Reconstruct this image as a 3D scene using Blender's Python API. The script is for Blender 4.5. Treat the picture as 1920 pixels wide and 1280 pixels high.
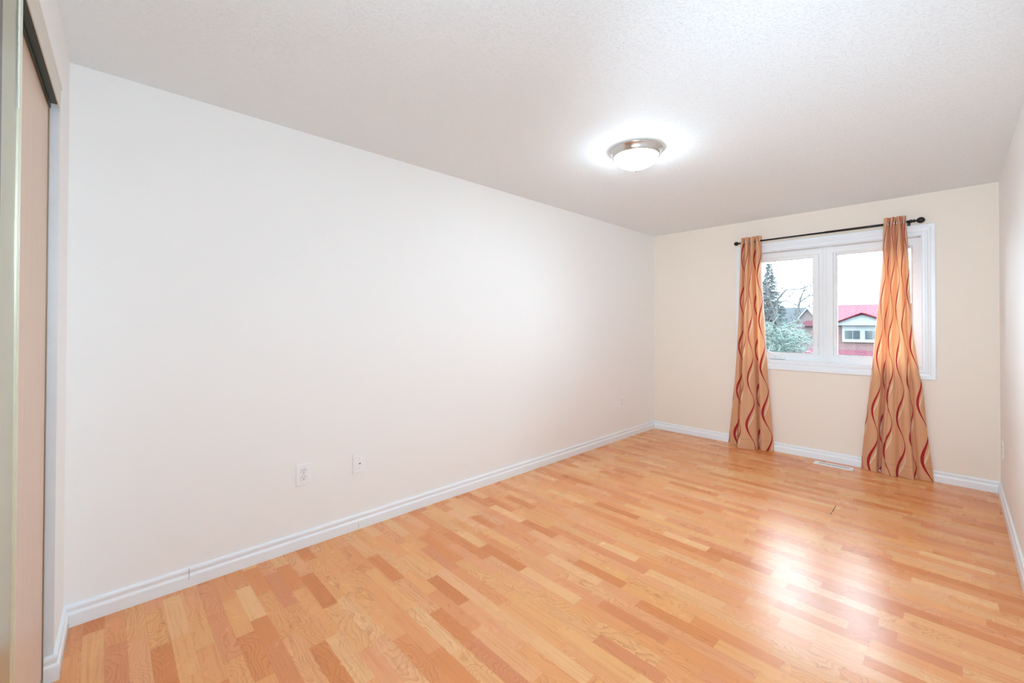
import bpy, bmesh, math, random
from mathutils import Vector, Matrix
for o in list(bpy.data.objects):
    bpy.data.objects.remove(o)
sc = bpy.context.scene
C = sc.collection

# ------------------------------------------------------------------ camera
D, L, YC, XR, H = 2.667, 5.0295, -0.1207, 0.248, 2.44      # room: left wall x=-D, far wall y=L, right wall x=XR
cam_d = bpy.data.cameras.new('camera'); cam = bpy.data.objects.new('camera', cam_d); C.objects.link(cam)
fw = Vector((-0.71826133, 0.69572326, 0.00835465)); rt = Vector((0.69576143, 0.71826768, 0.00275246)); up = Vector((0.00408592, -0.00778983, 0.99996131))
m = Matrix((rt, up, -fw)).transposed().to_4x4(); m.translation = Vector((0, 0, 1.30729)); cam.matrix_world = m
cam_d.sensor_width = 36; cam_d.lens = 36 * 795.07 / 1920
cam_d.shift_x = -8.302 / 1920; cam_d.shift_y = -37.989 / 1920
cam_d.clip_start = 0.01; cam_d.clip_end = 300
sc.camera = cam

# ------------------------------------------------------------------ sky, exposure
SKY, LAMP, EXPO = 15.5, 54.0, -0.05
w = bpy.data.worlds.new('overcast'); sc.world = w; w.use_nodes = True
bg = w.node_tree.nodes['Background']; bg.inputs[0].default_value = (0.79, 0.97, 1.12, 1); bg.inputs[1].default_value = SKY
sc.view_settings.view_transform = 'Standard'; sc.view_settings.look = 'None'
sc.view_settings.exposure = EXPO; sc.view_settings.gamma = 1; sc.view_settings.use_curve_mapping = False
sc.cycles.max_bounces = 16; sc.cycles.diffuse_bounces = 10; sc.cycles.glossy_bounces = 6
sc.cycles.transmission_bounces = 8; sc.cycles.transparent_max_bounces = 16
sc.cycles.use_denoising = True

# fill lamp added beside the camera, standing in for a photographer's flash
FL_E, FL_LOC = 25.5, (-.12, .02, 1.70)
fl = bpy.data.lights.new('camera_fill', 'POINT'); fl.energy = FL_E; fl.shadow_soft_size = .10; fl.color = (.72, 1.0, 1.22)
flo = bpy.data.objects.new('camera_fill', fl); C.objects.link(flo); flo.location = FL_LOC
SP_E = 215.0  # second added fill lamp, a spot that brightens the far wall and ceiling
sp = bpy.data.lights.new('far_fill', 'SPOT'); sp.energy = SP_E; sp.shadow_soft_size = .12; sp.color = (.76, 1.0, 1.19); sp.spot_size = math.radians(72); sp.spot_blend = 1
spo = bpy.data.objects.new('far_fill', sp); C.objects.link(spo); spo.location = (-.15, .04, 1.55)
spo.rotation_euler = (Vector((-1.15, 5.03, 1.85)) - spo.location).to_track_quat('-Z', 'Y').to_euler()

# ------------------------------------------------------------------ node helper
class N:
    def __init__(s, name):
        s.m = bpy.data.materials.new(name); s.m.use_nodes = True
        s.t = s.m.node_tree; s.b = s.t.nodes['Principled BSDF']; s.out = s.t.nodes['Material Output']
    def new(s, typ, **kw):
        n = s.t.nodes.new(typ)
        for k, v in kw.items(): setattr(n, k, v)
        return n
    def put(s, sock, v):
        if isinstance(v, bpy.types.NodeSocket): s.t.links.new(v, sock)
        elif v is not None:
            if isinstance(v, (tuple, list)) and len(v) == 3 and sock.type == 'RGBA': v = (*v, 1)
            sock.default_value = v
    def M(s, op, a, b=None, c=None):
        n = s.new('ShaderNodeMath', operation=op)
        for i, v in enumerate((a, b, c)):
            if v is not None: s.put(n.inputs[i], v)
        return n.outputs[0]
    def mix(s, f, a, b):
        n = s.new('ShaderNodeMix', data_type='RGBA')
        s.put(n.inputs[0], f); s.put(n.inputs[6], a); s.put(n.inputs[7], b); return n.outputs[2]
    def noise(s, vec, scale, detail=2, rough=.5, dist=0):
        n = s.new('ShaderNodeTexNoise'); s.put(n.inputs['Vector'], vec)
        n.inputs['Scale'].default_value = scale; n.inputs['Detail'].default_value = detail
        n.inputs['Roughness'].default_value = rough; n.inputs['Distortion'].default_value = dist
        return n.outputs[0]
    def pos(s, kind='Object'):
        return s.new('ShaderNodeTexCoord').outputs[kind]
    def sep(s, v):
        n = s.new('ShaderNodeSeparateXYZ'); s.put(n.inputs[0], v); return n.outputs
    def comb(s, x, y, z):
        n = s.new('ShaderNodeCombineXYZ'); s.put(n.inputs[0], x); s.put(n.inputs[1], y); s.put(n.inputs[2], z); return n.outputs[0]
    def smooth(s, v, a, b):
        n = s.new('ShaderNodeMapRange', interpolation_type='SMOOTHSTEP'); s.put(n.inputs[0], v)
        n.inputs[1].default_value = a; n.inputs[2].default_value = b; return n.outputs[0]
    def ramp(s, v, stops):
        n = s.new('ShaderNodeValToRGB'); s.put(n.inputs[0], v); e = n.color_ramp.elements
        while len(e) < len(stops): e.new(.5)
        for i, (p, c) in enumerate(stops): e[i].position = p; e[i].color = (*c, 1)
        return n.outputs[0]
    def bump(s, h, strength, dist):
        n = s.new('ShaderNodeBump'); s.put(n.inputs['Height'], h); n.inputs['Strength'].default_value = strength
        n.inputs['Distance'].default_value = dist; s.t.links.new(n.outputs[0], s.b.inputs['Normal'])
    def set(s, col=None, rough=None, metal=None, spec=None, coat=None):
        if col is not None: s.put(s.b.inputs['Base Color'], col)
        if rough is not None: s.put(s.b.inputs['Roughness'], rough)
        if metal is not None: s.put(s.b.inputs['Metallic'], metal)
        if spec is not None: s.put(s.b.inputs['Specular IOR Level'], spec)
        if coat is not None: s.put(s.b.inputs['Coat Weight'], coat)
        return s

def srgb(r, g, b):
    f = lambda c: (c / 255 / 12.92) if c <= 10 else ((c / 255 + .055) / 1.055) ** 2.4
    return (f(r), f(g), f(b))
def plain(name, col, rough=.5, metal=0., spec=.5, var=.04, scale=30, bump=0, bscale=200):
    n = N(name); p = n.pos(); v = n.noise(p, scale, 3)
    a = tuple(c * (1 - var) for c in col); b = tuple(min(1, c * (1 + var)) for c in col)
    n.set(n.mix(v, a, b), rough, metal, spec)
    if bump: n.bump(n.noise(p, bscale, 2), bump, .001)
    return n.m

# ------------------------------------------------------------------ room materials
MAT = {}
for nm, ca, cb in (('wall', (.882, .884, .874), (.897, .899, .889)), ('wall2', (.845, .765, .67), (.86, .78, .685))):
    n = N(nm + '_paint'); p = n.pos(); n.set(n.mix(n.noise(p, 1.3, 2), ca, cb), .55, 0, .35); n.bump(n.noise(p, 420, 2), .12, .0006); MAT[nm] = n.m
n = N('ceiling_stipple'); p = n.pos(); n.set((.855, .92, .955), .7, 0, .3)
h1 = n.smooth(n.noise(p, 105, 4, .6, .6), .5, .68); h2 = n.noise(p, 300, 2)
n.bump(n.M('ADD', h1, n.M('MULTIPLY', h2, .3)), .6, .0022); MAT['ceil'] = n.m
MAT['trim'] = plain('white_trim_paint', (.85, .90, .94), .32, 0, .5, .015, 12, .05, 90)
MAT['vinyl'] = plain('white_vinyl', (.86, .885, .90), .3, 0, .5, .01)
MAT['plate'] = plain('white_plastic', (.89, .91, .92), .28, 0, .5, .01)
MAT['dark'] = plain('dark_slot', (.02, .018, .018), .6)
MAT['screw'] = plain('screw_metal', (.6, .6, .6), .35, .7)
MAT['seam'] = plain('joint_shadow_gap', (.30, .30, .31), .8)
MAT['black'] = plain('matte_black_iron', (.018, .017, .018), .38, .3, .5, .1)
MAT['nickel'] = plain('brushed_nickel', (.66, .63, .60), .22, 1., .5, .03)
MAT['silver'] = plain('polished_steel', (.8, .8, .8), .15, 1.)
MAT['track'] = plain('dark_green_steel_track', (.10, .115, .10), .45, .4)
MAT['champagne'] = plain('champagne_metal', srgb(190, 188, 165), .30, .75, .5, .05, 6)
MAT['champagne_light'] = plain('champagne_metal_edge', srgb(222, 220, 200), .3, .6)
MAT['brass'] = plain('brown_metal_trim', srgb(160, 136, 112), .4, .5)
MAT['fascia'] = plain('painted_fascia', srgb(214, 208, 196), .45, .1, .5, .03, 15)
MAT['mirror'] = plain('dark_bronze_edge', (.06, .055, .05), .3, .5)
n = N('pink_wood_laminate'); p = n.pos(); x, y, z = n.sep(p)
g = n.noise(n.comb(n.M('MULTIPLY', x, 60), n.M('MULTIPLY', y, 60), n.M('MULTIPLY', z, 2.2)), 1, 4, .6)
n.set(n.mix(g, srgb(206, 178, 158), srgb(226, 203, 184)), .42); MAT['laminate'] = n.m

# floor: three-strip laminate, strips run along x
n = N('three_strip_laminate'); p = n.pos(); x, y, z = n.sep(p)
SW = .0657
ry = n.M('DIVIDE', n.M('SUBTRACT', y, .2036), SW); row = n.M('FLOOR', ry); fy = n.M('SUBTRACT', ry, row)
vor = n.new('ShaderNodeTexVoronoi', voronoi_dimensions='1D', feature='F1'); vor.inputs['Scale'].default_value = 1; vor.inputs['Randomness'].default_value = .85
n.put(vor.inputs['W'], n.M('ADD', n.M('DIVIDE', x, .33), n.M('MULTIPLY', row, 17.37)))
cr, cg, cb = n.sep(vor.outputs['Color'])
vd = n.new('ShaderNodeTexVoronoi', voronoi_dimensions='1D', feature='DISTANCE_TO_EDGE'); vd.inputs['Scale'].default_value = 1; vd.inputs['Randomness'].default_value = .85
n.put(vd.inputs['W'], n.M('ADD', n.M('DIVIDE', x, .33), n.M('MULTIPLY', row, 17.37)))
base = n.ramp(cr, [(0, srgb(198, 114, 62)), (.14, srgb(210, 128, 76)), (.3, srgb(218, 142, 92)), (.6, srgb(222, 153, 98)), (.8, srgb(222, 158, 108)), (1, srgb(228, 170, 122))])
base = n.mix(n.M('MULTIPLY', n.smooth(cg, .62, .8), .35), base, srgb(218, 146, 116))
# fine straight grain
gx = n.comb(n.M('MULTIPLY', x, 3.2), n.M('ADD', n.M('MULTIPLY', y, 95), n.M('MULTIPLY', cb, 50)), n.M('MULTIPLY', cr, 40))
fine = n.noise(gx, 1, 3, .6)
base = n.mix(n.M('MULTIPLY', n.smooth(fine, .48, .75), .42), base, srgb(188, 106, 62))
# cathedral figure: contour lines of a stretched noise, different for each strip
swx = n.comb(n.M('ADD', n.M('MULTIPLY', x, 4.0), n.M('MULTIPLY', cg, 31)), n.M('ADD', n.M('MULTIPLY', y, 9), n.M('MULTIPLY', cb, 23)), n.M('MULTIPLY', cr, 70))
big = n.noise(swx, 1, 1.2, .4, .35)
wob = n.noise(n.comb(n.M('MULTIPLY', x, 26), n.M('MULTIPLY', y, 40), n.M('MULTIPLY', cr, 9)), 1, 2, .5)
sw = n.M('ADD', n.M('MULTIPLY', big, 16), n.M('ADD', n.M('MULTIPLY', y, 52), n.M('MULTIPLY', wob, 1.1)))
saw = n.M('FRACT', sw)
line = n.M('POWER', saw, 7)
shade = n.M('MULTIPLY', saw, .22)
amt = n.M('ADD', .12, n.M('MULTIPLY', .88, n.smooth(cb, .35, .8)))
base = n.mix(n.M('MULTIPLY', shade, amt), base, srgb(196, 108, 58))
base = n.mix(n.M('MULTIPLY', n.M('MULTIPLY', line, amt), .45), base, srgb(140, 66, 38))
# hairline joints
ey = n.M('MINIMUM', fy, n.M('SUBTRACT', 1, fy))
edge = n.M('MINIMUM', n.M('DIVIDE', ey, .018), n.M('DIVIDE', vd.outputs['Distance'], .005))
base = n.mix(n.M('MULTIPLY', n.M('SUBTRACT', 1, n.smooth(edge, 0, 1)), .25), base, srgb(150, 84, 50))
vm = n.new('ShaderNodeVectorMath', operation='MULTIPLY'); n.put(vm.inputs[0], base); vm.inputs[1].default_value = (1.13, 1.24, 1.20); base = vm.outputs[0]
# one opened end joint near the window
gap = n.M('MULTIPLY', n.M('LESS_THAN', n.M('ABSOLUTE', n.M('ADD', x, .602)), .0026), n.M('LESS_THAN', n.M('ABSOLUTE', n.M('SUBTRACT', y, 3.7187)), .0985))
base = n.mix(gap, base, (.03, .015, .01))
n.set(base, n.M('ADD', .24, n.M('MULTIPLY', n.noise(p, 3.5, 3), .07)), 0, .42)
n.bump(n.M('ADD', n.M('MULTIPLY', fine, .3), n.noise(n.comb(n.M('MULTIPLY', x, 10), n.M('MULTIPLY', y, 130), 0), 1, 2)), .05, .0008)
MAT['floor'] = n.m

# curtain satin: peach ground with crossing red and cream ribbons in cloth coordinates (UV in metres)
def curtain_mat():
    n = N('satin_curtain'); uv = n.new('ShaderNodeUVMap').outputs[0]; u, v, _ = n.sep(uv)
    P, LAM = .160, .48
    k = n.M('ROUND', n.M('DIVIDE', u, P)); loc = n.M('SUBTRACT', u, n.M('MULTIPLY', k, P))
    ph = n.M('ADD', n.M('MULTIPLY', k, 2.3), 0.7)
    th = n.M('ADD', n.M('MULTIPLY', v, 2 * math.pi / LAM), ph)
    c1 = n.M('MULTIPLY', n.M('SINE', th), .048)
    t1 = n.M('ADD', .0100, n.M('MULTIPLY', n.M('SINE', n.M('ADD', th, 2.6)), .0066))
    d1 = n.M('ABSOLUTE', n.M('SUBTRACT', loc, c1))
    red = n.M('LESS_THAN', d1, t1)
    th2 = n.M('ADD', th, 1.15)
    c2 = n.M('MULTIPLY', n.M('SINE', th2), .046)
    t2 = n.M('MULTIPLY', n.M('SINE', n.M('ADD', n.M('MULTIPLY', th, 1.0), 2.4)), .0120)
    cream = n.M('LESS_THAN', n.M('ABSOLUTE', n.M('SUBTRACT', loc, c2)), t2)
    weave = n.noise(n.comb(n.M('MULTIPLY', u, 300), n.M('MULTIPLY', v, 1500), 0), 1, 2)
    ground = n.mix(weave, srgb(228, 172, 128), srgb(243, 196, 154))
    col = n.mix(cream, ground, srgb(246, 224, 186))
    col = n.mix(red, col, srgb(180, 22, 40))
    hem = n.M('LESS_THAN', n.M('ABSOLUTE', n.M('SUBTRACT', v, .105)), .0022)
    col = n.mix(n.M('MULTIPLY', hem, .3), col, srgb(150, 84, 50))
    n.set(col, .42, 0, .4); n.b.inputs['Sheen Weight'].default_value = .25
    fold = n.noise(n.comb(n.M('MULTIPLY', u, 9), n.M('MULTIPLY', v, 5), 0), 1, 3, .6, .8)
    n.bump(fold, .35, .012)
    tr = n.new('ShaderNodeBsdfTranslucent'); gam = n.new('ShaderNodeGamma'); n.put(gam.inputs[0], col); gam.inputs[1].default_value = 1.5
    n.put(tr.inputs[0], gam.outputs[0])
    mx = n.new('ShaderNodeMixShader'); mx.inputs[0].default_value = .30
    n.t.links.new(n.b.outputs[0], mx.inputs[1]); n.t.links.new(tr.outputs[0], mx.inputs[2]); n.t.links.new(mx.outputs[0], n.out.inputs[0])
    return n.m
MAT['curtain'] = curtain_mat()
def glass_mat():
    n = N('window_glass'); t = n.new('ShaderNodeBsdfTransparent'); g = n.new('ShaderNodeBsdfGlossy'); g.inputs['Roughness'].default_value = .02
    t.inputs[0].default_value = (.95, .97, .97, 1)
    fr = n.new('ShaderNodeFresnel'); fr.inputs[0].default_value = 1.4
    mx = n.new('ShaderNodeMixShader'); n.put(mx.inputs[0], fr.outputs[0]); n.t.links.new(t.outputs[0], mx.inputs[1]); n.t.links.new(g.outputs[0], mx.inputs[2])
    n.t.links.new(mx.outputs[0], n.out.inputs[0]); return n.m
MAT['glass'] = glass_mat()
n = N('lit_frosted_glass'); n.set((.95, .95, .93), .3); n.b.inputs['Emission Color'].default_value = (.81, 1.0, 1.13, 1); n.b.inputs['Emission Strength'].default_value = LAMP; MAT['shade'] = n.m

# ------------------------------------------------------------------ mesh helpers
def obj(name, bm, mat, parent=None, smooth=False, loc=None):
    bmesh.ops.recalc_face_normals(bm, faces=bm.faces)
    me = bpy.data.meshes.new(name); bm.to_mesh(me); bm.free(); me.materials.append(mat)
    if smooth:
        for f in me.polygons: f.use_smooth = True
    o = bpy.data.objects.new(name, me); C.objects.link(o)
    if parent is not None: o.parent = parent
    if loc is not None: o.location = loc
    return o
def thing(name, label, cat, loc=(0, 0, 0), group=None, rotz=0, kind=None):
    o = bpy.data.objects.new(name, None); C.objects.link(o); o.location = loc; o.rotation_euler = (0, 0, rotz); o.empty_display_size = .1
    tag(o, label, cat, group); 
    if kind: o['kind'] = kind
    return o
def tag(o, label, cat, group=None, kind=None):
    o['label'] = label; o['category'] = cat
    if group: o['group'] = group
    if kind: o['kind'] = kind
    return o
def struct(name, bm, mat, label, cat, **kw):
    o = obj(name, bm, mat, **kw); return tag(o, label, cat, kind='structure')
def box(bm, a, b, bev=0):
    a, b = Vector(a), Vector(b)
    r = bmesh.ops.create_cube(bm, size=1)
    for v in r['verts']: v.co = Vector((a[i] + (v.co[i] + .5) * (b[i] - a[i]) for i in range(3)))
    if bev:
        es = list({e for v in r['verts'] for e in v.link_edges})
        bmesh.ops.bevel(bm, geom=es, offset=bev, segments=2, affect='EDGES', profile=.5)
def BX(a, b, bev=0):
    bm = bmesh.new(); box(bm, a, b, bev); return bm
def lathe(bm, prof, org=(0, 0, 0), seg=48, mat=None):
    org = Vector(org); mat = mat or Matrix.Identity(3); rings = []
    for r, z in prof:
        if r < 1e-6: rings.append([bm.verts.new(org + mat @ Vector((0, 0, z)))])
        else: rings.append([bm.verts.new(org + mat @ Vector((r * math.cos(2 * math.pi * i / seg), r * math.sin(2 * math.pi * i / seg), z))) for i in range(seg)])
    for a, b in zip(rings, rings[1:]):
        for i in range(seg):
            j = (i + 1) % seg
            if len(a) == 1 and len(b) == 1: continue
            if len(a) == 1: bm.faces.new((a[0], b[i], b[j]))
            elif len(b) == 1: bm.faces.new((a[i], a[j], b[0]))
            else: bm.faces.new((a[i], a[j], b[j], b[i]))
def tube(bm, pts, rads, seg=10, cap=True):
    pts = [Vector(q) for q in pts]
    if not isinstance(rads, (list, tuple)): rads = [rads] * len(pts)
    rings = []; prev = None
    for i, q in enumerate(pts):
        t = (pts[min(i + 1, len(pts) - 1)] - pts[max(i - 1, 0)]).normalized()
        a = prev if prev is not None else (Vector((0, 0, 1)) if abs(t.z) < .9 else Vector((1, 0, 0)))
        u = (a - t * a.dot(t)).normalized(); v = t.cross(u); prev = u
        rings.append([bm.verts.new(q + (u * math.cos(2 * math.pi * k / seg) + v * math.sin(2 * math.pi * k / seg)) * rads[i]) for k in range(seg)])
    for a, b in zip(rings, rings[1:]):
        for k in range(seg): bm.faces.new((a[k], a[(k + 1) % seg], b[(k + 1) % seg], b[k]))
    if cap: bm.faces.new(rings[0][::-1]); bm.faces.new(rings[-1])
def sweep(bm, prof, p0, p1, nrm, m0=0, m1=0, zoff=0):
    """profile of (offset, z) carried from p0 to p1; m shifts each end by offset*m for mitres"""
    p0, p1, nrm = Vector(p0), Vector(p1), Vector(nrm).normalized(); d = (p1 - p0).normalized()
    A = [bm.verts.new(p0 + nrm * o + d * o * m0 + Vector((0, 0, z))) for o, z in prof]
    B = [bm.verts.new(p1 + nrm * o + d * o * m1 + Vector((0, 0, z))) for o, z in prof]
    k = len(prof)
    for i in range(k): bm.faces.new((A[i], A[(i + 1) % k], B[(i + 1) % k], B[i]))
    bm.faces.new(A[::-1]); bm.faces.new(B)

# ------------------------------------------------------------------ room shell
YB = -.95
WX0, WX1, WZ0, WZ1 = -1.590, -.193, .936, 2.091             # window opening
struct('floor', BX((-D - .15, YB - .1, -.12), (XR + .15, L + .12, 0)), MAT['floor'], 'glossy orange three-strip wood laminate floor', 'floor')
struct('ceiling', BX((-D - .15, YB - .1, H), (XR + .15, L + .25, H + .12)), MAT['ceil'], 'white stippled ceiling over the whole bedroom', 'ceiling')
struct('wall_left', BX((-D - .15, YB, 0), (-D, L, H)), MAT['wall'], 'long blank off-white wall left of the room', 'wall')
struct('wall_right', BX((XR, YB, 0), (XR + .15, L, H)), MAT['wall'], 'bright white wall at the right edge of the photo', 'wall')
struct('wall_back', BX((-D - .15, YB - .1, 0), (XR + .15, YB, H)), MAT['wall'], 'plain wall behind the closet doors', 'wall')
bm = bmesh.new()
ys, ye = L, L + .25
for a, b in (((-D - .15, WX0), (0, H)), ((WX1, XR + .15), (0, H)), ((WX0, WX1), (0, WZ0)), ((WX0, WX1), (WZ1, H))):
    box(bm, (a[0], ys, b[0]), (a[1], ye, b[1]))
struct('wall_far', bm, MAT['wall2'], 'beige far wall with the window in it', 'wall')

# closet wall, turned slightly against the room; local frame u along it, v into the room
TH = math.atan(-.0225); U = Vector((math.cos(TH), math.sin(TH), 0)); V = Vector((-math.sin(TH), math.cos(TH), 0)); O = Vector((-D, YC, 0))
def uv_empty(name, label, cat, kind=None):
    return thing(name, label, cat, O, None, TH, kind)
UO, UE, UR = .357, 1.93, 2.925                                # opening start, end, wall end
bm = bmesh.new()
box(bm, (-.02, -.10, 0), (UO, 0, H)); box(bm, (UO, -.10, 2.135), (UE, 0, H)); box(bm, (UE, -.10, 0), (UR, 0, H))
o = struct('wall_closet', bm, MAT['wall'], 'narrow closet-front wall beside the sliding doors', 'wall', loc=O); o.rotation_euler = (0, 0, TH)

# baseboards
BP = [(0, 0), (.017, 0), (.017, .050), (.0155, .056), (.0105, .062), (.0105, .070), (.0125, .075), (.0125, .084), (.010, .090), (0, .092)]
bm = bmesh.new(); sweep(bm, BP, (-D, YC, 0), (-D, L, 0), (1, 0, 0), 1, -1)
bl = struct('baseboard_left', bm, MAT['trim'], 'white moulded baseboard along the long left wall', 'baseboard')
bm = bmesh.new(); box(bm, (-D + .012, .3075, .035), (-D + .0174, .3088, .090)); obj('joint_gap', bm, MAT['seam'], bl)
bm = bmesh.new(); box(bm, (-D + .012, 1.1685, .002), (-D + .0174, 1.1698, .040)); obj('joint_gap', bm, MAT['seam'], bl)
bm = bmesh.new(); sweep(bm, BP, (-D, L, 0), (XR, L, 0), (0, -1, 0), 1, -1)
struct('baseboard_far', bm, MAT['trim'], 'white moulded baseboard under the window', 'baseboard')
bm = bmesh.new(); sweep(bm, BP, (XR, L, 0), (XR, -.19, 0), (-1, 0, 0), 1, 0)
struct('baseboard_right', bm, MAT['trim'], 'white moulded baseboard along the right wall', 'baseboard')
bm = bmesh.new()
sweep(bm, BP, (0, 0, 0), (UO, 0, 0), (0, 1, 0), 1, 1)
sweep(bm, BP, (UO, 0, 0), (UO, -.0235, 0), (1, 0, 0), -1, 0)
o = struct('baseboard_closet', bm, MAT['trim'], 'short white baseboard turning into the closet opening', 'baseboard', loc=O); o.rotation_euler = (0, 0, TH)
bm = bmesh.new(); box(bm, (.018, .0172, .017), (UO + .014, .0182, .0185)); obj('shoe_gap', bm, MAT['seam'], o)
# painted jamb lining of the opening
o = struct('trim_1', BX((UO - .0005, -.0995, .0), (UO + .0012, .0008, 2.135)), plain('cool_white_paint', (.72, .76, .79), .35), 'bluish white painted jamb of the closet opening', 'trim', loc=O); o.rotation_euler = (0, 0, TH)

# ------------------------------------------------------------------ closet doors
t = uv_empty('closet_track', 'dark metal sliding door track in the closet head', 'track')
obj('upper_channel', BX((UO + .002, -.085, 2.118), (UE, -.004, 2.134)), MAT['track'], t)
obj('guide_lip', BX((UO + .002, -.024, 2.098), (UE, -.022, 2.119)), MAT['track'], t)
bm = bmesh.new()                                              # fascia board with its end cut on a slant
pr = [(0.0006, 2.093), (.0036, 2.093), (.0036, 2.170), (.0060, 2.174), (.0060, 2.180), (.0040, 2.183), (.0048, 2.190), (.0006, 2.192)]
ends = []
for ue in (0, 1):
    ring = []
    for v_, z_ in pr:
        u_ = UE + .07 if ue else UO - .004 + .05 * max(0, (2.19 - z_) / .1)
        ring.append(bm.verts.new((u_, v_, z_)))
    ends.append(ring)
for i in range(len(pr)): bm.faces.new((ends[0][i], ends[0][(i + 1) % len(pr)], ends[1][(i + 1) % len(pr)], ends[1][i]))
bm.faces.new(ends[0][::-1]); bm.faces.new(ends[1])
o = struct('trim_2', bm, MAT['fascia'], 'greyish fascia board above the sliding closet doors', 'trim', loc=O); o.rotation_euler = (0, 0, TH)

def closet_door(name, label, u0, u1, vf, vb, ztop, stile, stile_mat, panel_mat, z0=.012):
    t = uv_empty(name, label, 'door')
    obj('panel', BX((u0 + stile, vb + .002, z0 + .02), (u1 - stile, vf - .0025, ztop - .02)), panel_mat, t)
    for a, b in ((u0, u0 + stile), (u1 - stile, u1)):
        bm = bmesh.new(); box(bm, (a, vb, z0), (b, vf - .0015, ztop), .0006)
        for f in (.12, .5, .88): 
            c = a + (b - a) * f; box(bm, (c - .0035, vf - .0016, z0), (c + .0035, vf, ztop), .0005)
        obj('stile', bm, stile_mat, t)
    for a, b, nm in ((z0, z0 + .02, 'bottom_rail'), (ztop - .02, ztop, 'top_rail')):
        obj(nm, BX((u0 + stile, vb, a), (u1 - stile, vf - .001, b)), stile_mat, t)
    return t
d1 = closet_door('sliding_closet_door', 'rear sliding closet door with pinkish wood panel and thin brown edge', UO + .004, 1.19, -.0245, -.052, 2.112, .016, MAT['brass'], MAT['laminate'])
d2 = closet_door('sliding_closet_door', 'front sliding closet door with greenish metal face at the left photo edge', 1.112, UE - .01, -.0025, -.0215, 2.085, .045, MAT['champagne_light'], MAT['champagne'])
obj('dark_seam', BX((1.325, -.0052, .03), (1.50, -.0046, 2.06)), MAT['mirror'], d2)
random.seed(3)
bm = bmesh.new(); z = 2.075; prev = None                       # rough white paint smear down the stile
while z > 1.80:
    ww = (.006 + .014 * max(0, (z - 1.80) / .28)) * random.uniform(.55, 1.1)
    a = [bm.verts.new((1.160, -.0008, z)), bm.verts.new((1.160 + ww, -.0008, z))]
    if prev: bm.faces.new((prev[0], prev[1], a[1], a[0]))
    prev = a; z -= .006
r = bmesh.ops.extrude_face_region(bm, geom=bm.faces[:])
for v in [q for q in r['geom'] if isinstance(q, bmesh.types.BMVert)]: v.co.y -= .0012
obj('paint_smear', bm, MAT['trim'], d2)

# ------------------------------------------------------------------ window
win = thing('window_1', 'white two-pane window with moulded casing on the far wall', 'window', (0, L, 0), kind='structure')
def ring_sweep(bm, x0, x1, z0, z1, prof, closed=True):
    """prof of (outward, y) about the rectangle x0..x1, z0..z1 (y toward -Y is the room)"""
    loops = []
    for w_, y_ in prof:
        loops.append([bm.verts.new(q) for q in ((x0 - w_, y_, z0 - w_), (x1 + w_, y_, z0 - w_), (x1 + w_, y_, z1 + w_), (x0 - w_, y_, z1 + w_))])
    k = len(prof)
    for i in range(k if closed else k - 1):
        a, b = loops[i], loops[(i + 1) % k]
        for j in range(4): bm.faces.new((a[j], a[(j + 1) % 4], b[(j + 1) % 4], b[j]))
bm = bmesh.new()
ring_sweep(bm, WX0, WX1, WZ0, WZ1, [(0, -.0005), (0, -.010), (.006, -.013), (.022, -.013), (.027, -.009), (.034, -.009), (.042, -.015), (.054, -.016), (.058, -.020), (.082, -.020), (.086, -.017), (.087, -.0005)])
obj('casing', bm, MAT['trim'], win)
bm = bmesh.new(); ring_sweep(bm, WX0 + .004, WX1 - .004, WZ0 + .012, WZ1 - .004, [(0, 0), (0, .105), (.004, .105), (.004, 0)]); box(bm, (WX0 + .0005, -.011, WZ0 + .0005), (WX1 - .0005, .104, WZ0 + .0125)); obj('jamb_lining', bm, MAT['trim'], win)
FY = .10
bm = bmesh.new(); ring_sweep(bm, -1.525, -.252, 1.005, 2.027, [(0, FY), (-.003, FY + .004), (-.003, FY + .07), (.065, FY + .07), (.058, FY)])
box(bm, (-.939, FY + .001, .95), (-.827, FY + .07, 2.088)); box(bm, (-.914, FY - .006, .95), (-.905, FY + .002, 2.088), .002); box(bm, (-.888, FY - .006, .95), (-.879, FY + .002, 2.088), .002)
box(bm, (-1.58, FY + .0005, .949), (-.2, FY + .07, 1.006))
obj('frame', bm, MAT['vinyl'], win)
bm = bmesh.new(); ring_sweep(bm, -1.470, -.996, 1.024, 1.995, [(0, FY + .012), (.006, FY + .006), (.050, FY + .006), (.054, FY + .012), (.054, FY + .05), (0, FY + .05)])
sash = obj('casement_sash', bm, MAT['vinyl'], win)
obj('pane', BX((-1.474, FY + .028, 1.020), (-.992, FY + .034, 1.999)), MAT['glass'], sash)
bm = bmesh.new(); ring_sweep(bm, -.797, -.265, 1.023, 2.0, [(0, FY + .020), (.012, FY + .008), (.026, FY + .004), (.030, FY + .012), (.030, FY + .05), (0, FY + .05)])
fx = obj('glazing_bead', bm, MAT['vinyl'], win)
obj('pane', BX((-.801, FY + .028, 1.019), (-.261, FY + .034, 2.004)), MAT['glass'], fx)
bm = bmesh.new(); ring_sweep(bm, -1.470, -.996, 1.024, 1.995, [(-.003, FY + .026), (-.003, FY + .029), (.0, FY + .029), (.0, FY + .026)]); obj('gasket', bm, MAT['seam'], sash)
bm = bmesh.new(); ring_sweep(bm, -.797, -.265, 1.023, 2.0, [(-.002, FY + .026), (-.002, FY + .029), (.0, FY + .029), (.0, FY + .026)]); obj('gasket', bm, MAT['seam'], fx)
lk = obj('sash_lock', BX((-.958, FY - .008, 1.10), (-.938, FY + .006, 1.23), .003), MAT['vinyl'], win)
bm = bmesh.new(); tube(bm, [(-.944, FY - .010, 1.225), (-.943, FY - .024, 1.20), (-.943, FY - .026, 1.14), (-.945, FY - .020, 1.095)], [.006, .006, .0055, .004], 10); obj('lever', bm, MAT['vinyl'], lk, True)
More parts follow.
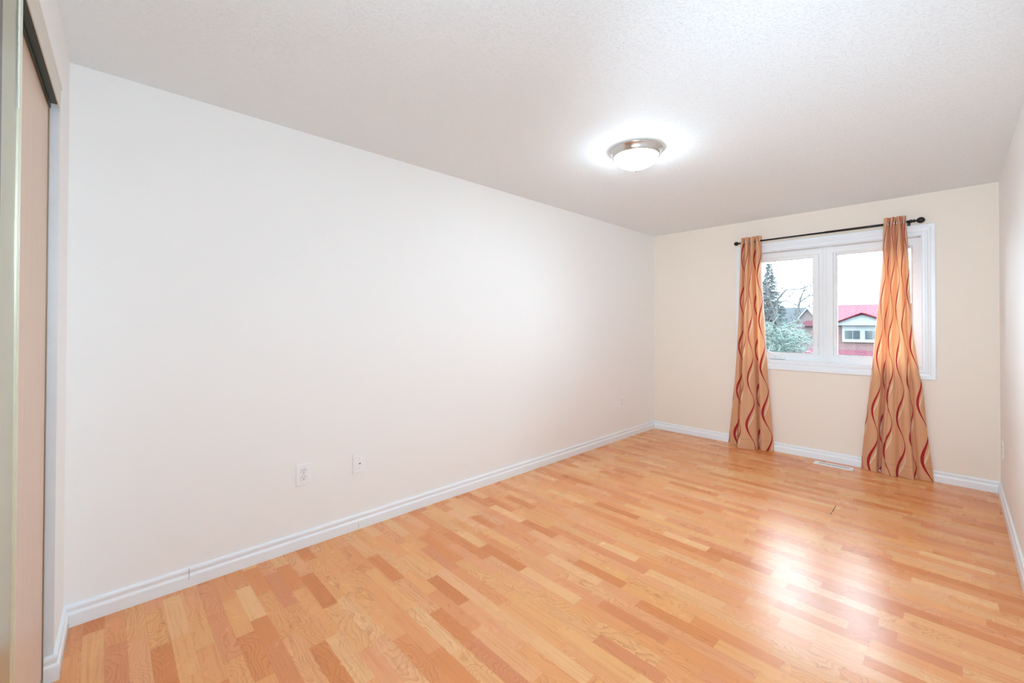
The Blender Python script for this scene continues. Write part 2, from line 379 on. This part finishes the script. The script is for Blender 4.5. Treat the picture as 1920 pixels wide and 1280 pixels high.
ck = obj('crank_base', BX((-1.37, FY - .035, .952), (-1.235, FY + .004, .985), .008), MAT['vinyl'], win)
bm = bmesh.new(); tube(bm, [(-1.315, FY - .035, .975), (-1.33, FY - .05, .990), (-1.37, FY - .052, 1.03), (-1.40, FY - .05, 1.05)], [.007, .0065, .006, .006], 10); tube(bm, [(-1.40, FY - .05, 1.05), (-1.412, FY - .052, 1.058)], [.010, .008], 12); obj('crank_handle', bm, MAT['vinyl'], ck, True)
obj('set_screw', BX((-1.322, FY - .040, .968), (-1.312, FY - .033, .976), .002), MAT['screw'], ck)
for zz in (1.86, 1.19): obj('clip', BX((-1.008, FY + .018, zz), (-.994, FY + .024, zz + .006)), MAT['seam'], win)
obj('clip', BX((-.287, FY - .004, 2.010), (-.268, FY + .004, 2.015)), MAT['seam'], win)

# ------------------------------------------------------------------ curtain rod
RY, RZ = 4.950, 2.201
rod = thing('curtain_rod', 'thin black curtain rod with ball finials above the window', 'curtain rod', (0, RY, RZ))
bm = bmesh.new(); tube(bm, [(-1.625, 0, -.002), (-.85, 0, 0)], .0085, 16); tube(bm, [(-.86, 0, 0), (-.245, 0, .002)], .0105, 16); obj('pole', bm, MAT['black'], rod, True)
RX = Matrix.Rotation(math.pi / 2, 3, 'Y')
def finial(x, s, k):
    bm = bmesh.new()
    prof = [(0, 0), (.0125, 0), (.014, .004), (.014, .010), (.0105, .013), (.0105, .022), (.014, .026), (.011, .030), (.006, .036), (.006, .041)]
    prof += [(max(.001, .0235 * math.sin(a)) * (1 if a > 1.2 else .93), .063 - .026 * math.cos(a)) for a in [math.pi * q / 14 for q in range(2, 15)]]
    prof[-1] = (0, .089)
    lathe(bm, [(r * k, z * k * 1.0) for r, z in prof], (x, 0, .002 * s), 28, Matrix.Rotation(s * math.pi / 2, 3, 'Y'))
    obj('finial', bm, MAT['black'], rod, True)
finial(-1.597, -1, .92); finial(-.262, 1, 1.08)
for x in (-1.580, -.272):
    bm = bmesh.new(); tube(bm, [(x, 0, -.012), (x, .03, -.018), (x, L - RY - .004, -.018)], .004, 10); box(bm, (x - .01, L - RY - .005, -.05), (x + .01, L - RY - .0005, .015), .001); obj('bracket', bm, MAT['black'], rod)

# ------------------------------------------------------------------ curtains
def crom(P, t):
    k = len(P) - 1; f = min(max(t, 0), 1) * k; i = min(int(f), k - 1); f -= i
    p0, p1, p2, p3 = P[max(i - 1, 0)], P[i], P[i + 1], P[min(i + 2, k)]
    return tuple(.5 * ((2 * p1[j]) + (-p0[j] + p2[j]) * f + (2 * p0[j] - 5 * p1[j] + 4 * p2[j] - p3[j]) * f * f + (-p0[j] + 3 * p1[j] - 3 * p2[j] + p3[j]) * f ** 3) for j in range(len(p1)))
def lerp_tab(T, z):
    for (z0, a), (z1, b) in zip(T, T[1:]):
        if z >= z1: return a + (b - a) * (z0 - z) / (z0 - z1)
    return T[-1][1]
def curtain(name, label, bottom, Ltab, Rtab, rec, W, u0, topz, seed):
    NU, NZ = 150, 90
    root = thing(name, label, 'curtain', (0, 0, 0))
    bm = bmesh.new(); uvl = bm.loops.layers.uv.new('UVMap'); grid = []; uvs = []
    xb0, xb1 = bottom[0][0], bottom[-1][0]; rnd = random.Random(seed)
    wob = [(rnd.uniform(2, 7), rnd.uniform(0, 6.28), rnd.uniform(.6, 1)) for _ in range(4)]
    cum = [0]                                                 # bottom arc length so that the cloth keeps its width
    for i in range(1, 401):
        a = crom(bottom, (i - 1) / 400); b = crom(bottom, i / 400); cum.append(cum[-1] + math.hypot(a[0] - b[0], a[1] - b[1]))
    def arc(i): return cum[int(round(i / (len(bottom) - 1) * 400))] / cum[-1]
    REC = [q if isinstance(q, float) else arc(q) for q in rec]
    ex = []
    for a, b in zip(REC, REC[1:]):
        if a < 0: continue
        ex.append(a)
    REC = [0.] + REC + [1.]
    # cloth folds at the pole: narrow recesses at REC, broad fronts between, one extra fold per wide span
    full = []
    for a, b in zip(REC, REC[1:]):
        k_ = max(1, int(round((b - a) / .22))); full += [a + (b - a) * q / k_ for q in range(k_)]
    full.append(1.)
    def fold(s):
        for a, b in zip(full, full[1:]):
            if s <= b + 1e-9: q = (s - a) / (b - a); return .030 - .068 * math.sin(math.pi * min(1, max(0, q))) ** .55
        return .03
    def bot(s):
        tgt = s * cum[-1]; lo = 0
        import bisect
        lo = min(max(bisect.bisect_left(cum, tgt), 1), 400); f = (tgt - cum[lo - 1]) / max(1e-9, cum[lo] - cum[lo - 1])
        return crom(bottom, (lo - 1 + f) / 400)
    for j in range(NZ + 1):
        zt = 1 - j / NZ; z = .003 + (topz - .003) * zt
        xl, xr = lerp_tab(Ltab, z), lerp_tab(Rtab, z); k = (1 - zt) ** 1.1; row = []; ur = []
        for i in range(NU + 1):
            s = i / NU
            bx, by = bot(s); sb = (bx - xb0) / (xb1 - xb0)
            st = s; fo = fold(s); yt = RY + fo; ang = fo * 30
            sx = st * (1 - k) + sb * k
            x = xl + (xr - xl) * sx; y = yt * (1 - k) + by * k
            if 0 < zt < 1:
                env = 4 * zt * (1 - zt)
                y += env * .006 * sum(c * math.sin(a * s * 6.28 + b + z * a * .5) for a, b, c in wob) / 2
                y = min(y, L - .024 if z > .8 else L - .020)
            row.append(bm.verts.new((x, y, z + (.004 * math.cos(ang) if zt == 1 else 0)))); ur.append((u0 + s * W, z))
        grid.append(row); uvs.append(ur)
    for j in range(NZ):
        for i in range(NU):
            f = bm.faces.new((grid[j][i], grid[j][i + 1], grid[j + 1][i + 1], grid[j + 1][i]))
            for lp, (a, b) in zip(f.loops, ((j, i), (j, i + 1), (j + 1, i + 1), (j + 1, i))): lp[uvl].uv = uvs[a][b]
    me = bpy.data.meshes.new('cloth'); bm.to_mesh(me); bm.free(); me.materials.append(MAT['curtain'])
    for f in me.polygons: f.use_smooth = True
    o = bpy.data.objects.new('cloth', me); C.objects.link(o); o.parent = root
    # eyelets where the cloth crosses the pole
    jr = min(range(NZ + 1), key=lambda q: abs((.003 + (topz - .003) * (1 - q / NZ)) - RZ)); row = [v.co.copy() for v in me.vertices[jr * (NU + 1):(jr + 1) * (NU + 1)]]
    for i in range(NU):
        a, b = row[i], row[i + 1]
        if (a.y - RY) * (b.y - RY) <= 0 and a.y != b.y:
            c = (a + b) / 2; t_ = (b - a).normalized(); nn = Vector((-t_.y, t_.x, 0))
            q = bmesh.new(); pts = []
            for e in range(21):
                g = 2 * math.pi * e / 20; pts.append(Vector((c.x, RY, RZ)) + t_ * .019 * math.cos(g) + Vector((0, 0, .019)) * math.sin(g))
            tube(q, pts, .0035, 8, False); obj('eyelet', q, MAT['silver'], root, True)
    return root
LB = [(-1.755, 4.998), (-1.715, 4.970), (-1.662, 4.962), (-1.652, 5.000), (-1.625, 4.93), (-1.612, 4.850), (-1.555, 4.848), (-1.495, 4.885), (-1.448, 4.925), (-1.449, 4.985), (-1.437, 5.004), (-1.424, 4.985), (-1.414, 4.930), (-1.375, 4.932), (-1.335, 4.975), (-1.310, 5.002)]
RB = [(-.604, 5.000), (-.565, 4.965), (-.520, 4.945), (-.490, 4.940), (-.482, 5.008), (-.464, 5.008), (-.456, 4.945), (-.438, 4.925), (-.425, 4.905), (-.372, 4.908), (-.330, 4.950), (-.290, 4.935), (-.248, 4.928), (-.246, 4.978), (-.230, 4.990), (-.200, 4.975), (-.155, 4.985), (-.126, 5.003)]
curtain('window_curtain', 'narrower peach curtain with red wavy ribbons hanging at the left of the window', LB,
        [(2.245, -1.607), (1.83, -1.621), (1.36, -1.643), (.78, -1.682), (.31, -1.727), (.0, -1.757)], [(2.245, -1.412), (1.81, -1.412), (1.36, -1.388), (.86, -1.366), (.42, -1.335), (0, -1.308)], [3, 10], .83, .03, 2.247, 5)
curtain('window_curtain', 'wider flared peach curtain with red wavy ribbons hanging at the right of the window', RB,
        [(2.25, -.433), (1.93, -.448), (1.5, -.473), (1.26, -.496), (.88, -.523), (.39, -.573), (0, -.604)], [(2.25, -.286), (1.79, -.266), (1.31, -.254), (.91, -.209), (.77, -.185), (.43, -.164), (0, -.122)], [4, 9, 14], .98, .5, 2.253, 9)

# ------------------------------------------------------------------ ceiling light
cl = thing('ceiling_light', 'lit flush ceiling light with nickel pan and white glass bowl', 'ceiling light', (-1.43, 2.46, H))
bm = bmesh.new(); lathe(bm, [(0, -.0005), (.163, -.0005), (.166, -.003), (.167, -.007), (.164, -.010), (.156, -.022), (.151, -.033), (.150, -.037), (.147, -.040), (.146, -.046), (.141, -.048), (.138, -.044), (.0, -.043)], seg=72); obj('pan', bm, MAT['nickel'], cl, True)
bm = bmesh.new(); lathe(bm, [(.137, -.0445)] + [(.1375 * math.cos(a), -.045 - .072 * math.sin(a)) for a in [math.pi / 2 * q / 16 for q in range(1, 16)]] + [(0, -.117)], seg=64); obj('glass_bowl', bm, MAT['shade'], cl, True)
bm = bmesh.new(); lathe(bm, [(0, -.114), (.015, -.116), (.0155, -.121), (.012, -.127), (.008, -.132), (.007, -.138), (0, -.142)], seg=24); obj('finial', bm, plain('dull_nickel', (.30, .29, .28), .5, .4), cl, True)

# ------------------------------------------------------------------ wall plates (local: x along wall, y out of wall, z up)
def plate_base(t): obj('cover_plate', BX((-.040, .0003, -.0615), (.040, .0058, .0615), .0022), MAT['plate'], t)
def duplex(loc, rz, label):
    t = thing('power_outlet', label, 'outlet', loc, None, rz); plate_base(t)
    for s in (1, -1):
        bm = bmesh.new(); zc = .0205 * s
        pts = [(.0165 * math.copysign(min(1, abs(math.cos(a))) ** .8, math.cos(a)), .0145 * math.copysign(abs(math.sin(a)) ** .75, math.sin(a))) for a in [2 * math.pi * q / 28 for q in range(28)]]
        A = [bm.verts.new((px, .0055, pz + zc)) for px, pz in pts]; B = [bm.verts.new((px, .0072, pz + zc)) for px, pz in pts]
        bm.faces.new(B)
        for i in range(28): bm.faces.new((A[i], A[(i + 1) % 28], B[(i + 1) % 28], B[i]))
        f = obj('receptacle', bm, MAT['vinyl'], t)
        bm = bmesh.new(); box(bm, (-.0075, .0071, zc + .001), (-.0055, .0075, zc + .009)); box(bm, (.0052, .0071, zc + .0015), (.0072, .0075, zc + .0085)); obj('slots', bm, MAT['dark'], f)
        bm = bmesh.new(); lathe(bm, [(0, 0), (.0027, 0), (.0027, .0004), (0, .0004)], (0, .0071, zc - .0065), 12, Matrix.Rotation(-math.pi / 2, 3, 'X')); obj('ground_hole', bm, MAT['dark'], f)
        bm = bmesh.new(); tube(bm, [(px * 1.03, .0058, pz * 1.03 + zc) for px, pz in pts + pts[:1]], .0006, 6, False); obj('outline_gap', bm, MAT['seam'], f)
    bm = bmesh.new(); lathe(bm, [(0, 0), (.0026, 0), (.0022, .001), (0, .001)], (0, .0057, 0), 12, Matrix.Rotation(-math.pi / 2, 3, 'X')); obj('screw', bm, MAT['screw'], t)
    return t
LW = -math.pi / 2                                             # local +y points into the room from the left wall
duplex((-D, .842, .425), LW, 'white duplex power outlet low on the left wall, nearest the camera')
duplex((-D, 4.272, .426), LW, 'small far power outlet low on the left wall near the window corner')
duplex((XR, 4.745, .400), math.pi / 2, 'power outlet seen edge-on low on the right wall')
t = thing('cable_wall_plate', 'white cable plate with one black jack, right of the near outlet', 'wall plate', (-D, 1.176, .417), None, LW); plate_base(t)
bm = bmesh.new(); lathe(bm, [(0.0032, 0), (.0075, 0), (.0075, .003), (.0052, .0034), (.0052, .011), (.0032, .011), (.0032, .004)], (0, .0057, 0), 18, Matrix.Rotation(-math.pi / 2, 3, 'X')); jk = obj('jack', bm, MAT['plate'], t, True)
bm = bmesh.new(); lathe(bm, [(0, 0), (.0045, 0), (.0045, .0004), (0, .0004)], (0, .0166, 0), 14, Matrix.Rotation(-math.pi / 2, 3, 'X')); obj('jack_hole', bm, MAT['dark'], jk)
for zz in (.030, -.030):
    bm = bmesh.new(); lathe(bm, [(0, 0), (.0026, 0), (.0022, .001), (0, .001)], (0, .0057, zz), 12, Matrix.Rotation(-math.pi / 2, 3, 'X')); obj('screw', bm, MAT['screw'], t)

# floor register
t = thing('floor_vent', 'white slotted floor vent under the window between the curtains', 'floor vent', (-.7885, 4.883, 0))
obj('faceplate', BX((-.149, -.055, .0004), (.149, .055, .005), .0025), MAT['plate'], t)
grey = plain('vent_slot_grey', (.20, .20, .22), .6)
for i in range(16):
    x = -.112 + i * .0145
    bm = bmesh.new(); box(bm, (x, -.014, .0049), (x + .0082, .020, .0053)); obj('slot', bm, grey, t)

# ------------------------------------------------------------------ outside, seen through the window (second-storey view, ground at -2.9)
G = -2.9
def brick(name, c1, c2, mortar):
    n = N(name); x, y, z = n.sep(n.pos()); b = n.new('ShaderNodeTexBrick'); n.put(b.inputs['Vector'], n.comb(n.M('ADD', x, y), z, 0))
    b.inputs['Color1'].default_value = (*c1, 1); b.inputs['Color2'].default_value = (*c2, 1); b.inputs['Mortar'].default_value = (*mortar, 1)
    b.inputs['Scale'].default_value = 1; b.inputs['Brick Width'].default_value = .21; b.inputs['Row Height'].default_value = .075; b.inputs['Mortar Size'].default_value = .010
    n.set(b.outputs[0], .95, 0, .05); return n.m
def tiles(name, c1, c2, gap):
    n = N(name); x, y, z = n.sep(n.pos()); b = n.new('ShaderNodeTexBrick'); n.put(b.inputs['Vector'], n.comb(x, n.M('MULTIPLY', z, 1.0), 0))
    b.inputs['Color1'].default_value = (*c1, 1); b.inputs['Color2'].default_value = (*c2, 1); b.inputs['Mortar'].default_value = (*gap, 1)
    b.inputs['Scale'].default_value = 1; b.inputs['Brick Width'].default_value = .20; b.inputs['Row Height'].default_value = .075; b.inputs['Mortar Size'].default_value = .012
    n.set(b.outputs[0], .95, 0, .05); return n.m
MAT['brick'] = brick('red_brick', (.095, .045, .045), (.12, .060, .058), (.13, .105, .10))
MAT['brick2'] = brick('brown_brick', (.10, .074, .074), (.115, .085, .083), (.125, .105, .10))
MAT['redroof'] = tiles('red_metal_tile', (.085, .017, .026), (.098, .022, .032), (.125, .075, .082))
MAT['redtrim'] = plain('dark_red_fascia', (.045, .004, .008), .9, 0, .05)
MAT['greyroof'] = plain('grey_shingle', (.044, .046, .049), .95, 0, .05, .25, 9)
MAT['siding'] = plain('white_siding', (.17, .17, .17), .9, 0, .1)
MAT['hglass'] = plain('house_glass', (.03, .035, .038), .12, 0, .5, .3, 3)
MAT['grass'] = plain('lawn', (.015, .028, .011), .9, 0, .3, .3, 2)
MAT['bark'] = plain('grey_bark', (.065, .063, .061), .95, 0, .05, .3, 20)
MAT['twig'] = plain('pale_twig', (.19, .195, .175), .95, 0, .05, .2, 20)
MAT['spruce'] = plain('spruce_needles', (.075, .09, .09), .95, 0, .05, .35, 8)
MAT['bushleaf'] = plain('cedar_leaf', (.085, .115, .10), .95, 0, .05, .4, 5)
tag(obj('lawn', BX((-60, 6, G - .2), (40, 90, G)), MAT['grass']), 'green lawn below the window between the houses', 'lawn', kind='structure')

def slab(bm, q, th):
    """quad q given thickness th downwards"""
    q = [Vector(a) for a in q]; A = [bm.verts.new(a) for a in q]; B = [bm.verts.new(a - Vector((0, 0, th))) for a in q]; k = len(q)
    bm.faces.new(A); bm.faces.new(B[::-1])
    for i in range(k): bm.faces.new((A[i], A[(i + 1) % k], B[(i + 1) % k], B[i]))
def prism(bm, tri, y0, y1):
    A = [bm.verts.new((x, y0, z)) for x, z in tri]; B = [bm.verts.new((x, y1, z)) for x, z in tri]; k = len(tri)
    bm.faces.new(A); bm.faces.new(B[::-1])
    for i in range(k): bm.faces.new((A[i], A[(i + 1) % k], B[(i + 1) % k], B[i]))

h = thing('red_roofed_house', 'brick house with red tiled roof and white gable seen through the right pane', 'house', (-4, 34, G))
def hb(*a): return Vector(a) - Vector((-4, 34, G))
def HB(a, b, bev=0): return BX(hb(*a), hb(*b), bev)
obj('wall', HB((-5.55, 32, G), (-1.9, 38, 1.50)), MAT['brick'], h)
bm = bmesh.new(); slab(bm, [hb(-5.75, 31.7, 1.46), hb(-1.75, 31.7, 1.46), hb(-1.75, 35, 2.68), hb(-5.75, 35, 2.68)], .1); slab(bm, [hb(-5.75, 35, 2.68), hb(-1.75, 35, 2.68), hb(-1.75, 38.3, 1.46), hb(-5.75, 38.3, 1.46)], .1)
obj('main_roof', bm, MAT['redroof'], h)
bm = bmesh.new(); prism(bm, [(x + 4, z - G) for x, z in ((-4.86, 1.33), (-2.58, 1.33), (-2.58, 1.53), (-3.72, 1.96), (-4.86, 1.53))], 31.55 - 34, 33.5 - 34); obj('gable', bm, MAT['siding'], h)
for s, xe in ((-1, -5.0), (1, -2.44)):
    bm = bmesh.new(); slab(bm, [hb(xe, 31.35, 1.50), hb(-3.72, 31.35, 2.07), hb(-3.72, 33.6, 2.07), hb(xe, 33.6, 1.50)], .075); obj('gable_roof', bm, MAT['redtrim'], h)
fr = obj('window_surround', HB((-4.70, 31.86, .33), (-2.75, 32.02, 1.33)), MAT['siding'], h)
for a, b in ((-4.57, -4.22), (-4.18, -3.86), (-3.62, -3.28), (-3.24, -2.92)): obj('pane', HB((a, 31.84, .52), (b, 31.87, 1.01)), MAT['hglass'], fr)
bm = bmesh.new(); slab(bm, [hb(-6.8, 30.9, -.95), hb(-2.0, 30.9, -.95), hb(-2.0, 32.05, -.12), hb(-6.55, 32.05, -.12)], .1); obj('porch_roof', bm, MAT['redroof'], h)
obj('wing', HB((-6.35, 32.1, G), (-5.4, 37, .95)), MAT['brick'], h)
bm = bmesh.new()
for x in (-4.86, -4.70): tube(bm, [hb(x, 35, 2.6), hb(x, 35, 3.35)], .012, 6)
for z in (2.9, 3.05, 3.28): tube(bm, [hb(-4.95, 35, z), hb(-4.62, 35, z)], .010, 6)
obj('antenna', bm, MAT['bark'], h)

h = thing('grey_roofed_house', 'farther house with grey shingle roof and white-edged gable behind the trees', 'house', (-9, 44, G))
def hb(*a): return Vector(a) - Vector((-9, 44, G))
obj('wall', BX(hb(-13, 42.2, G), hb(-7.2, 48, 1.5)), MAT['brick2'], h)
bm = bmesh.new(); slab(bm, [hb(-13.3, 42, 1.45), hb(-6.9, 42, 1.45), hb(-6.9, 45, 2.95), hb(-13.3, 45, 2.95)], .1); slab(bm, [hb(-13.3, 45, 2.95), hb(-6.9, 45, 2.95), hb(-6.9, 48.2, 1.45), hb(-13.3, 48.2, 1.45)], .1); obj('main_roof', bm, MAT['greyroof'], h)
bm = bmesh.new(); prism(bm, [(x + 9, z - G) for x, z in ((-9.3, -2.0), (-7.5, -2.0), (-7.5, 1.45), (-8.4, 2.66), (-9.3, 1.45))], 41.5 - 44, 44 - 44); obj('gable_wall', bm, MAT['brick2'], h)
for xe in (-9.42, -7.38):
    bm = bmesh.new(); slab(bm, [hb(xe, 41.3, 1.42), hb(-8.4, 41.3, 2.80), hb(-8.4, 44, 2.80), hb(xe, 44, 1.42)], .13); obj('gable_fascia', bm, MAT['siding'], h)
bm = bmesh.new(); prism(bm, [(x + 9, z - G) for x, z in [(-8.25 + .42 * math.cos(a), 1.27 + .45 * math.sin(a)) for a in [math.pi * q / 12 for q in range(13)]]], 41.0 - 44, 41.5 - 44); obj('awning', bm, MAT['redroof'], h)

# spruce
rnd = random.Random(11)
t = thing('spruce_tree', 'dark pointed spruce tree beyond the left window pane', 'tree', (-5.40, 20, G))
bm = bmesh.new(); tube(bm, [(0, 0, 0), (0, 0, 4), (0.0, 0, 6.72)], [.11, .06, .012], 8); obj('trunk', bm, MAT['bark'], t)
bm = bmesh.new()
def needle(bm, p, d, ln, wd):
    s = d.cross(Vector((rnd.uniform(-1, 1), rnd.uniform(-1, 1), rnd.uniform(-.4, .4)))).normalized() * wd
    bm.faces.new([bm.verts.new(q) for q in (p + s, p - s, p + d * ln)])
zz = 6.75
while zz > 2.2:
    drop = 6.75 - zz; R = .06 + .27 * drop ** .9
    for q in range(6 + int(5 * drop)):
        a = rnd.uniform(0, 6.283); rr = R * rnd.uniform(.55, 1.12); d = Vector((math.cos(a), math.sin(a), rnd.uniform(-.25, .35))).normalized()
        p0 = Vector((0, 0, zz)); st = max(4, int(rr / .05))
        for k in range(1, st + 1):
            pp = p0 + d * (rr * k / st) - Vector((0, 0, .12 * (k / st) ** 2 * rr))
            for _ in range(5): needle(bm, pp, (d + Vector((rnd.uniform(-1, 1), rnd.uniform(-1, 1), rnd.uniform(-.6, .6)))).normalized(), rnd.uniform(.07, .14), .016)
    zz -= .075
obj('foliage', bm, MAT['spruce'], t)

# bare tree with a few hanging leaves
t = thing('bare_tree', 'leafless branching tree crossing the left window pane', 'tree', (-3.55, 14, G))
def off(*a): return Vector(a) - Vector((-3.55, 14, G))
bm = bmesh.new(); lf = bmesh.new()
def leaf(p):
    d = Vector((rnd.uniform(-.3, .3), rnd.uniform(-.3, .3), -1)).normalized() * rnd.uniform(.05, .09); s = Vector((rnd.uniform(.5, 1), rnd.uniform(-.5, .5), .2)).normalized() * .013
    lf.faces.new([lf.verts.new(q) for q in (p, p + d * .5 + s, p + d, p + d * .5 - s)])
def grow(p, d, ln, r, depth):
    pts = [p]; rs = [r]; q = p.copy(); dd = d.copy()
    for k in range(4):
        dd = (dd + Vector((rnd.uniform(-1, 1), rnd.uniform(-1, 1), rnd.uniform(-.6, 1.0))) * .22).normalized(); q = q + dd * ln / 4; pts.append(q.copy()); rs.append(r * (1 - .17 * (k + 1)))
    tube(bm, pts, rs, 5)
    if depth > 0:
        for k in (1, 2, 3, 4):
            if rnd.random() < .85:
                nd = (dd + Vector((rnd.uniform(-1, 1), rnd.uniform(-1, 1), rnd.uniform(-.4, 1.0))) * .85).normalized(); grow(pts[k], nd, ln * rnd.uniform(.5, .75), rs[k] * .6, depth - 1)
    elif rnd.random() < .22: leaf(pts[-1])
limbs = [([off(-3.55, 14, G), off(-3.5, 14, .2), off(-3.40, 14, .85), off(-3.12, 14, 1.40), off(-3.02, 14, 1.95), off(-2.93, 14, 2.30)], [.13, .09, .05, .036, .024, .014]),
         ([off(-3.40, 14, .85), off(-3.62, 14.1, 1.5), off(-3.6, 14.1, 2.05), off(-3.35, 14, 2.33), off(-3.0, 14, 2.33), off(-2.72, 14, 2.42)], [.05, .035, .028, .022, .016, .010]),
         ([off(-3.62, 14.1, 1.5), off(-3.85, 14.1, 2.3), off(-3.85, 14, 2.75), off(-3.6, 14, 2.95), off(-3.42, 14, 2.93)], [.03, .022, .014, .010, .006]),
         ([off(-3.6, 14.1, 1.95), off(-3.35, 14, 2.02), off(-3.05, 14, 1.85), off(-2.7, 14, 1.85)], [.02, .016, .012, .008]),
         ([off(-3.12, 14, 1.40), off(-3.5, 13.9, 1.25), off(-3.9, 13.9, 1.45)], [.03, .02, .01]),
         ([off(-3.02, 14, 1.95), off(-2.8, 14, 2.15), off(-2.55, 14, 2.1)], [.018, .013, .009])]
for pts, rs in limbs:
    tube(bm, pts, rs, 8)
    for k in range(1, len(pts)):
        if pts[k].z < 3.4: continue
        for f in (.1, .25, .4, .55, .7, .85, .98):
            q = pts[k - 1].lerp(pts[k], f); d = (pts[k] - pts[k - 1]).normalized()
            nd = (d * .5 + Vector((rnd.uniform(-1, 1), rnd.uniform(-1, 1), rnd.uniform(-.2, 1.0)))).normalized(); grow(q, nd, rnd.uniform(.22, .48), .0075, 2)
obj('branches', bm, MAT['bark'], t); obj('leaves', lf, MAT['bark'], t)

# shrubby cedar below
t = thing('cedar_shrub', 'pale green tangled shrub filling the bottom of the left pane', 'shrub', (-3.15, 12, G))
bm = bmesh.new(); lf = bmesh.new(); MAX = Vector((0, 0, 0))
for q in range(520):
    a = rnd.uniform(0, 6.283); r0 = rnd.uniform(0, .55); p = Vector((r0 * math.cos(a), r0 * math.sin(a), rnd.uniform(2.6, 4.15))); d = Vector((math.cos(a) * .7, math.sin(a) * .7, rnd.uniform(.1, .9))).normalized()
    pts = [p.copy()]; ln = rnd.uniform(.25, .6)
    for k in range(5):
        d = (d + Vector((rnd.uniform(-1, 1) * .3, rnd.uniform(-1, 1) * .3, -.18 + rnd.uniform(-.1, .1)))).normalized(); p = p + d * ln / 5; pts.append(p.copy())
        for _ in range(5): 
            s = Vector((rnd.uniform(-1, 1), rnd.uniform(-1, 1), rnd.uniform(-1, .6))).normalized(); e = s.cross(Vector((rnd.uniform(-1, 1), .3, rnd.uniform(-1, 1)))).normalized() * .010; l_ = rnd.uniform(.04, .09)
            lf.faces.new([lf.verts.new(z_) for z_ in (p, p + s * l_ * .5 + e, p + s * l_, p + s * l_ * .5 - e)])
    tube(bm, pts, [.006, .0055, .005, .004, .003, .002], 4)
for q in range(9):
    a = q * .7; tube(bm, [(0, 0, 0), (.25 * math.cos(a), .25 * math.sin(a), 1.6), (.5 * math.cos(a), .5 * math.sin(a), 3.0)], [.03, .02, .01], 6)
obj('stems', bm, MAT['twig'], t); obj('foliage', lf, MAT['bushleaf'], t)
